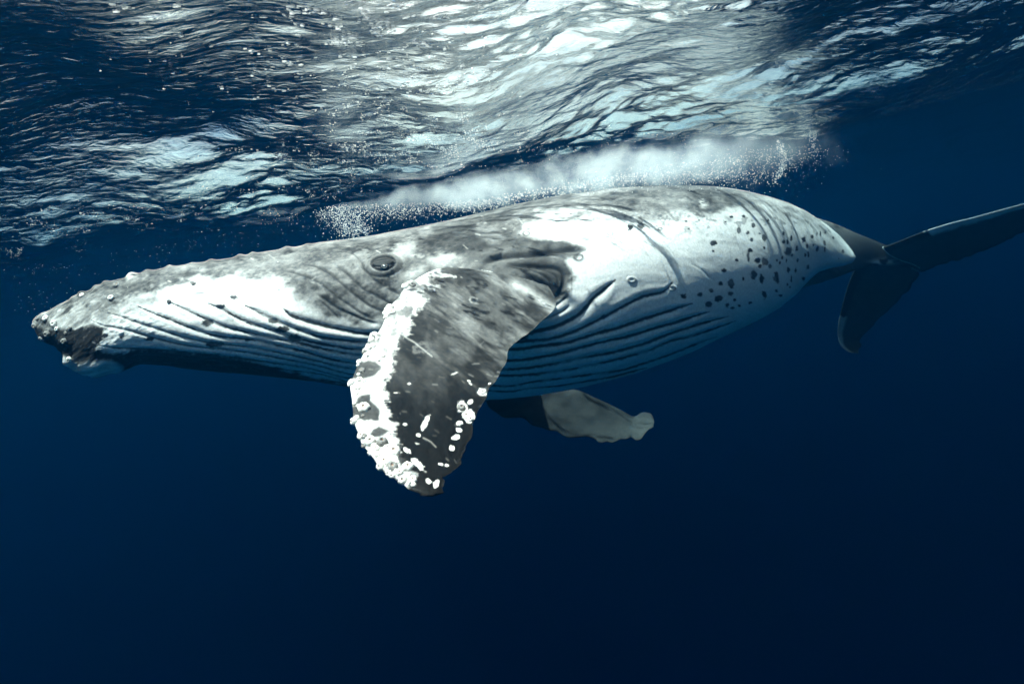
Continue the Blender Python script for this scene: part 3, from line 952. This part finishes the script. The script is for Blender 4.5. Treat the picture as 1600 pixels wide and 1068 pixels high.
FR_LE = [(1362, 392, 8.45), (1392, 382, 8.5), (1440, 363, 8.48), (1480, 350, 8.42), (1520, 340, 8.35), (1560, 329, 8.28), (1605, 317, 8.2), (1660, 303, 8.1), (1715, 294, 8.0)]
FR_TE = [(1405, 412, 9.0), (1437, 424, 9.2), (1472, 413, 9.15), (1510, 403, 9.05), (1545, 388, 8.95), (1578, 373, 8.8), (1615, 354, 8.6), (1665, 328, 8.3), (1718, 300, 8.05)]
FD_LE = [(1362, 396, 8.5), (1340, 414, 8.6), (1327, 440, 8.7), (1318, 470, 8.8), (1311, 500, 8.9), (1309, 522, 9.0), (1313, 538, 9.05), (1322, 547, 9.1), (1332, 551, 9.12)]
FD_TE = [(1420, 408, 9.0), (1437, 423, 9.2), (1424, 446, 9.3), (1404, 470, 9.38), (1380, 492, 9.42), (1360, 512, 9.42), (1346, 528, 9.38), (1344, 542, 9.3), (1342, 552, 9.2)]


def build_whale():
    root = bpy.data.objects.new('humpback_whale', None)
    COL.objects.link(root)
    root.location = Vector(at(800, 470, 5.1))
    tag(root, 'grey and white humpback whale gliding below the surface, one flipper hanging down', 'whale')
    V, F, T, C, surf = build_body_surface()
    org = np.array(root.location)
    fins, pieces = {}, []

    def piece(V, F, T, C):
        A = np.concatenate([F[:, [0, 1, 2]], F[:, [0, 2, 3]], T])
        me = mesh_from('body', V - org, A)
        set_col(me, 'pigment', np.stack([C, C * 0.96, C * 0.92], -1))
        bm = bmesh.new()
        bm.from_mesh(me)
        bmesh.ops.recalc_face_normals(bm, faces=bm.faces)
        bm.to_mesh(me)
        bm.free()
        return me

    pieces.append(piece(V, F, T, C))
    w_r = lambda u, n: np.where(u > .28 + .1 * (n - .5), .72, .03)
    w_d = lambda u, n: np.where(u > .5 + .2 * (n - .5), .35, .03)
    for name, (P, c, px, py) in (('near', build_near_flipper()), ('far', build_far_flipper()), ('stock', build_peduncle()),
                                 ('fluke_a', build_fluke(FR_LE, FR_TE, 401, w_r, .06)), ('fluke_b', build_fluke(FD_LE, FD_TE, 431, w_d, .06))):
        v, f, t = cap_fin(P, 0)
        pieces.append(piece(v, f, t, np.concatenate([c.ravel(), [c[0].mean(), c[-1].mean()]])))
        fins[name] = (P, px, py)
    # weld trunk, flippers, tail stock and flukes into one continuous skin
    trunk = bpy.data.objects.new('body', pieces[0])
    COL.objects.link(trunk)
    limbs = []
    for k in (3, 1, 2, 4, 5):
        o = bpy.data.objects.new('body', pieces[k])
        COL.objects.link(o)
        limbs.append(o)
        md = trunk.modifiers.new('weld', 'BOOLEAN')
        md.operation, md.object, md.solver = 'UNION', o, 'MANIFOLD'
    dg = bpy.context.evaluated_depsgraph_get()
    dg.update()
    me = bpy.data.meshes.new_from_object(trunk.evaluated_get(dg), preserve_all_data_layers=True, depsgraph=dg)
    ok = 'pigment' in me.attributes and me.attributes['pigment'].domain == 'POINT' and len(me.vertices) > .8 * len(pieces[0].vertices)
    trunk.modifiers.clear()
    for o in [trunk] + limbs:
        bpy.data.objects.remove(o)
    if not ok:
        bm = bmesh.new()
        for p in pieces:
            bm.from_mesh(p)
        me = bpy.data.meshes.new('body')
        bm.to_mesh(me)
        bm.free()
    me.polygons.foreach_set('use_smooth', np.ones(len(me.polygons), bool))
    me.name = 'body'
    me.materials.clear()
    body = link('body', me, M_SKIN, root)
    body.name = 'body'
    return root, body, surf, fins, org


WHALE, BODY, SURF, FINS, ORG = build_whale()


# ------------------------------------------------------------------ barnacles and eye
def barnacle_mesh(seed):
    """a squat ribbed cone with a sunken, plated mouth"""
    g = np.random.default_rng(seed)
    prof = [(1.0, -.2), (1.06, .14), (1.0, .44), (.82, .70), (.56, .85), (.36, .86), (.28, .76), (.20, .55), (.0, .52)]
    na = 24
    a = np.linspace(0, 2 * math.pi, na, endpoint=False)
    ph = g.uniform(0, 6)
    lobe = .93 + .16 * np.abs(np.cos(3 * a + ph)) ** .6 + .04 * g.normal(size=na)
    V, F, mi = [], [], []
    for k, (r, z) in enumerate(prof[:-1]):
        for q in range(na):
            V.append((r * lobe[q] * math.cos(a[q]), r * lobe[q] * math.sin(a[q]) * .95, z + (.05 * math.cos(3 * a[q] + ph) if k < 6 else 0)))
    V.append((0, 0, prof[-1][1]))
    tri = []
    for k in range(len(prof) - 2):
        for q in range(na):
            i, j = k * na + q, k * na + (q + 1) % na
            F.append((i, j, j + na)); F.append((i, j + na, i + na))
            mi += [0 if k < 6 else 1] * 2
    k = (len(prof) - 2) * na
    for q in range(na):
        F.append((k + q, k + (q + 1) % na, len(V) - 1)); mi.append(1)
    me = mesh_from('barnacle', V, F)
    me.materials.append(M_BARN)
    me.materials.append(M_BARNIN)
    me.polygons.foreach_set('material_index', mi)
    return me


BMESH = [barnacle_mesh(s) for s in (1, 2, 3, 4)]
BDARK = [barnacle_mesh(s) for s in (5, 6, 7, 8)]
M_BARND = mat_plain('worn barnacle shell', (0.17, 0.16, 0.15), 0.7, 0.6, 70)
for _m in BDARK:
    _m.materials[0] = M_BARND
near_P, near_px, near_py = FINS['near']
near_n = grid_normals(near_P)
if ((near_P - near_P.mean(1, keepdims=True)) * near_n).sum(-1).mean() < 0:
    near_n = -near_n
half = near_P.shape[1] // 2
bPX, bPY, bP, bN = SURF


def proj(P):
    q = P - CAM
    d = q @ fwd
    return W0 / 2 + FPX * (q @ rt) / d, H0 / 2 - FPX * (q @ up) / d, d


class Picker:
    """nearest surface point of the near side to a viewing direction"""
    def __init__(self, P, N):
        P, N = P.reshape(-1, 3), N.reshape(-1, 3)
        k = ((CAM - P) * N).sum(-1) > 0
        self.P, self.N = P[k], N[k]
        self.x, self.y, self.d = proj(self.P)

    def __call__(self, x, y):
        i = np.argmin((self.x - x) ** 2 + (self.y - y) ** 2)
        return self.P[i], self.N[i], self.d[i]


PICK = {'fin': Picker(near_P, near_n), 'body': Picker(bP, bN)}
ff_P = FINS['far'][0]


def place(me, where, x, y, rpx, squash=1.0, name='barnacle', tilt=None):
    p, n, d = PICK[where](x, y)
    r = rpx * d / FPX
    # lean the axis a little towards the viewer where the edge turns away
    v = CAM - p
    v /= np.linalg.norm(v)
    ax = n + .25 * v
    ax /= np.linalg.norm(ax)
    o = bpy.data.objects.new(name, me)
    COL.objects.link(o)
    o.parent = WHALE
    q = Vector(ax).to_track_quat('Z', 'Y')
    o.rotation_mode = 'QUATERNION'
    from mathutils import Quaternion
    o.rotation_quaternion = q @ Quaternion((0, 0, 1), random.uniform(0, 6.28))
    o.scale = (r, r * random.uniform(.9, 1.05), r * squash)
    o.location = Vector(p - ORG - ax * r * .1)
    return o


FIN_BARN = [(544, 597, 8), (569, 637, 10), (552, 658, 9), (579, 690, 9.5), (597, 691, 9), (615, 704, 9.5), (577, 709, 5), (590, 709, 6), (600, 720, 8.5), (594, 728, 6.5),
            (613, 729, 10), (637, 729, 10), (613, 742, 5.5), (629, 749, 8), (645, 749, 9), (565, 680, 6.5), (569, 696, 4.5), (624, 738, 6),
            (626, 440, 6.5), (635, 436, 6), (631, 446, 5.5), (641, 439, 5), (645, 446, 5), (598, 485, 7.5), (607, 480, 7.5), (603, 491, 6.5), (612, 487, 6), (595, 493, 5),
            (571, 518, 7.5), (579, 521, 7), (573, 526, 6.5), (586, 524, 5), (559, 543, 6), (576, 543, 7), (568, 548, 5), (583, 540, 5),
            (754, 613, 6), (728, 650, 7.5), (735, 656, 6.5), (717, 662, 4.5), (721, 637, 6), (562, 530, 4), (603, 703, 6), (588, 700, 5), (606, 733, 5)]
_g = random.Random(31)
for _k in range(46):
    _t = _g.random() ** .7
    _lx, _ly = (np.interp(_t, np.linspace(0, 1, 9), q) for q in ((604, 578, 556, 548, 553, 566, 588, 612, 640), (490, 530, 575, 620, 655, 690, 715, 735, 752)))
    FIN_BARN.append((_lx + abs(_g.gauss(0, 12)) + 3, _ly + _g.gauss(0, 6), _g.uniform(2.2, 5.2)))
BODY_BARN = [(71, 497, 6.5), (58, 497, 4.5), (54, 509, 5.5), (83, 505, 6.5), (65, 529, 6), (73, 522, 5), (173, 465, 5), (264, 471, 4), (100, 533, 6), (109, 561, 6), (110, 512, 4), (102, 520, 3.5),
             (128, 461, 5), (183, 445, 5), (302, 443, 3.5), (88, 514, 4)]
for k, (x, y, r) in enumerate(FIN_BARN):
    place(BDARK[k % 4] if k % 6 == 4 else BMESH[k % 4], 'fin', x, y, r * random.uniform(.75, 1.08), random.uniform(.8, 1.25))
for k, (x, y, r) in enumerate(BODY_BARN):
    place(BDARK[k % 4] if k % 3 != 0 else BMESH[k % 4], 'body', x, y, r * random.uniform(.7, 1.05), random.uniform(.7, 1.1))


def build_eye():
    p, n, d = PICK['body'](601, 417)
    r = 7.0 * d / FPX
    nu, nv = 20, 32
    th = np.linspace(0.001, math.pi - .001, nu)[:, None]
    ph = np.linspace(0, 2 * math.pi, nv, endpoint=False)[None]
    rr = 1 + .10 * np.exp(-(th / .55) ** 2)          # bulging cornea
    S = np.stack([np.sin(th) * np.cos(ph) * rr, np.sin(th) * np.sin(ph) * rr, np.cos(th) * rr + 0 * ph], -1)
    me = mesh_from('eye', S.reshape(-1, 3), grid_faces(nu, nv, True))
    o = link('eye', me, M_EYE, WHALE)
    v = CAM - p
    v /= np.linalg.norm(v)
    o.rotation_mode = 'QUATERNION'
    o.rotation_quaternion = Vector(n + .4 * v).normalized().to_track_quat('Z', 'Y')
    o.scale = (r, r * .8, r * .7)
    o.location = Vector(p - ORG - n * r * .12)
    ring = []
    na, nb = 32, 8
    for i in range(na):
        a = 2 * math.pi * i / na
        for j in range(nb):
            b = 2 * math.pi * j / nb
            q = .62 + .07 * math.cos(b)
            ring.append((q * math.cos(a), q * math.sin(a), .86 + .07 * math.sin(b)))
    f = grid_faces(na, nb, True)
    k = np.array([[((na - 1) * nb + j), ((na - 1) * nb + (j + 1) % nb), (j + 1) % nb, j] for j in range(nb)])
    ir = link('iris', mesh_from('iris', ring, np.concatenate([f, k])), mat_plain('iris', (.06, .06, .055), .3, .3, 30, 0), o)
    return o


build_eye()


# ------------------------------------------------------------------ froth, bubbles and stand-in glint flecks under the breaking surface
def build_mist():
    ctr = [(x, y, d, r * 1.7) for x, y, d, r in MIST]
    L = smooth_line(ctr, 8)
    a = np.linspace(0, 2 * math.pi, 32, endpoint=False)
    n = fbm(L[:, 0:1] / 30 + 0 * a, 3 * np.cos(a)[None] + 0 * L[:, 0:1] + 9, 3, 501)
    r = L[:, 3:4] * (0.9 + .2 * n)
    P = at(L[:, 0:1] + 0 * r, L[:, 1:2] - r * np.cos(a), L[:, 2:3] - r * L[:, 2:3] / FPX * 1.3 * np.sin(a))
    V, F, T = cap_fin(P, 0)
    A = np.concatenate([F[:, [0, 1, 2]], F[:, [0, 2, 3]], T])
    o = link('bubble_cloud', mesh_from('bubble_cloud', V, A), mat_mist())
    tag(o, 'white cloud of fine bubbles trailing above the back of the whale', 'bubbles', kind='stuff')


build_mist()


def build_bubbles():
    g = np.random.default_rng(77)
    pts, rad = [], []

    def spray(n, line, sx, sy, d0, d1, r0, r1):
        L = np.array(line, float)
        t = g.uniform(0, len(L) - 1, n)
        i = np.minimum(t.astype(int), len(L) - 2)
        f = (t - i)[:, None]
        c = L[i] * (1 - f) + L[i + 1] * f
        x = c[:, 0] + g.normal(0, sx, n)
        y = c[:, 1] + np.abs(g.normal(0, sy, n)) - sy * .3
        d = g.uniform(d0, d1, n)
        e = np.interp(x, *np.array(EDGE, float).T)
        k = (y > e + 3) & (y > np.interp(x, *np.array(EDGE, float).T) + 2)
        pts.append(at(x[k], y[k], d[k]))
        rad.append(np.exp(g.uniform(math.log(r0), math.log(r1), k.sum())))
    spray(900, [(520, 322), (545, 345), (560, 362)], 16, 14, 5.0, 5.5, .0015, .005)
    spray(900, [(500, 325), (620, 322), (720, 318), (780, 316)], 10, 12, 5.0, 5.6, .0015, .0045)
    spray(700, [(960, 270), (1060, 262), (1160, 252), (1240, 245)], 20, 20, 5.0, 5.7, .0015, .004)
    spray(260, [(1216, 218), (1226, 240), (1222, 262), (1210, 280)], 3, 8, 5.6, 5.9, .0018, .005)
    spray(110, [(1268, 205), (1274, 235)], 4, 8, 5.8, 6.1, .0015, .004)
    spray(1800, [(520, 334), (680, 326), (800, 306), (900, 290), (1000, 272)], 14, 9, 5.0, 5.5, .0012, .0055)
    spray(1200, [(900, 288), (1000, 275), (1100, 270), (1200, 270)], 26, 14, 5.0, 5.5, .001, .004)
    spray(900, [(1080, 250), (1180, 240), (1260, 232)], 40, 26, 5.3, 6.0, .001, .003)
    spray(260, [(430, 345), (520, 335), (600, 345), (690, 330)], 25, 14, 4.9, 5.6, .001, .0028)
    spray(130, [(0, 425), (100, 410), (260, 385), (420, 355)], 15, 12, 4.6, 5.8, .0008, .002)
    spray(110, [(20, 480), (200, 420), (420, 370)], 40, 20, 3.5, 5.8, .0007, .002)
    C, r = np.concatenate(pts), np.concatenate(rad)
    bm = bmesh.new()
    bmesh.ops.create_icosphere(bm, subdivisions=1, radius=1)
    bv = np.array([v.co[:] for v in bm.verts])
    bf = np.array([[v.index for v in f.verts] for f in bm.faces])
    bm.free()
    V = (C[:, None] + bv[None] * r[:, None, None]).reshape(-1, 3)
    F = (bf[None] + (np.arange(len(C)) * len(bv))[:, None, None]).reshape(-1, 3)
    o = link('bubbles', mesh_from('bubbles', V, F), M_BUB)
    tag(o, 'tiny white air bubbles drifting under the surface around the whale', 'bubbles', kind='stuff')


build_bubbles()


# froth flecks under the surface, added also as stand-ins for sun glints
def build_foam_glints():
    g = np.random.default_rng(91)
    V = np.stack([SEA['x'], SEA['y'], SEA['z']], -1)
    nrm = grid_normals(V, False)
    k = (np.abs(SEA['x']) < 6.2) & (SEA['y'] > 1.4) & (SEA['y'] < 7.3)
    P, Nn = V[k], nrm[k]
    Nn = np.where(Nn[:, 2:3] > 0, -Nn, Nn)
    px, py, d = proj(P)
    vis = ((CAM - P) * Nn).sum(-1) > 0
    vis &= (px > -20) & (px < 1620) & (py > -20) & (py < 440)
    P, Nn, px, py, d = P[vis], Nn[vis], px[vis], py[vis], d[vis]
    area = 1.0 / d ** 2
    cl = fbm(px / 26, py / 9, 3, 707)
    spots = [  # x, y, rx, ry, how many, radius range (m)
        (560, 20, 90, 34, 230, .005, .013), (250, 20, 140, 30, 14, .008, .013), (10, 50, 40, 40, 4, .009, .012), (590, 85, 130, 30, 110, .004, .010),
        (470, 105, 160, 40, 36, .004, .008), (640, 130, 110, 26, 220, .003, .008), (330, 110, 140, 40, 40, .004, .007), (720, 80, 90, 50, 80, .003, .006),
        (640, 225, 100, 26, 900, .002, .005), (430, 240, 46, 7, 110, .003, .007), (600, 170, 120, 14, 200, .002, .005), (700, 205, 80, 25, 300, .0015, .004),
        (90, 345, 150, 14, 260, .0015, .005), (560, 262, 120, 18, 260, .0015, .004), (300, 338, 220, 14, 420, .0012, .004), (60, 395, 120, 10, 200, .0012, .004), (460, 305, 120, 14, 260, .0012, .004), (840, 225, 140, 24, 340, .0012, .003),
        (1000, 210, 120, 12, 120, .0015, .003)]
    C, T, r = [], [], []
    for x, y, rx, ry, n, r0, r1 in spots:
        q = ((px - x) / rx) ** 2 + ((py - y) / ry) ** 2
        wgt = np.exp(-q * 1.2) * area * smooth(.52, .70, cl)
        if wgt.sum() <= 0:
            continue
        i = g.choice(len(P), n, p=wgt / wgt.sum())
        C.append(P[i])
        T.append(Nn[i])
        r.append(np.exp(g.uniform(math.log(r0 * .75), math.log(r1 * .85), n)))
    C, T, r = np.concatenate(C), np.concatenate(T), np.concatenate(r)
    C = C + g.normal(0, .003, C.shape) * [1, 1, .2]
    bm = bmesh.new()
    bmesh.ops.create_icosphere(bm, subdivisions=1, radius=1)
    bv = np.array([v.co[:] for v in bm.verts])
    bf = np.array([[v.index for v in f.verts] for f in bm.faces])
    bm.free()
    # flattened against the surface, drawn out across the wind
    st = g.uniform(1.1, 3.2, len(C))
    ax = np.cross(T, np.array([0, 1.0, 0]))
    ax /= np.linalg.norm(ax, axis=-1, keepdims=True)
    ay = np.cross(T, ax)
    Vv = C[:, None] + r[:, None, None] * (bv[None, :, 0:1] * ax[:, None] * st[:, None, None] + bv[None, :, 1:2] * ay[:, None] + bv[None, :, 2:3] * T[:, None] * .22)
    F = (bf[None] + (np.arange(len(C)) * len(bv))[:, None, None]).reshape(-1, 3)
    o = link('foam_glints', mesh_from('foam_glints', Vv.reshape(-1, 3), F), M_FOAM_GLINTS)
    tag(o, 'white froth flecks standing in for sun glints on the underside of the sea surface', 'foam_glints', kind='stuff')


build_foam_glints()
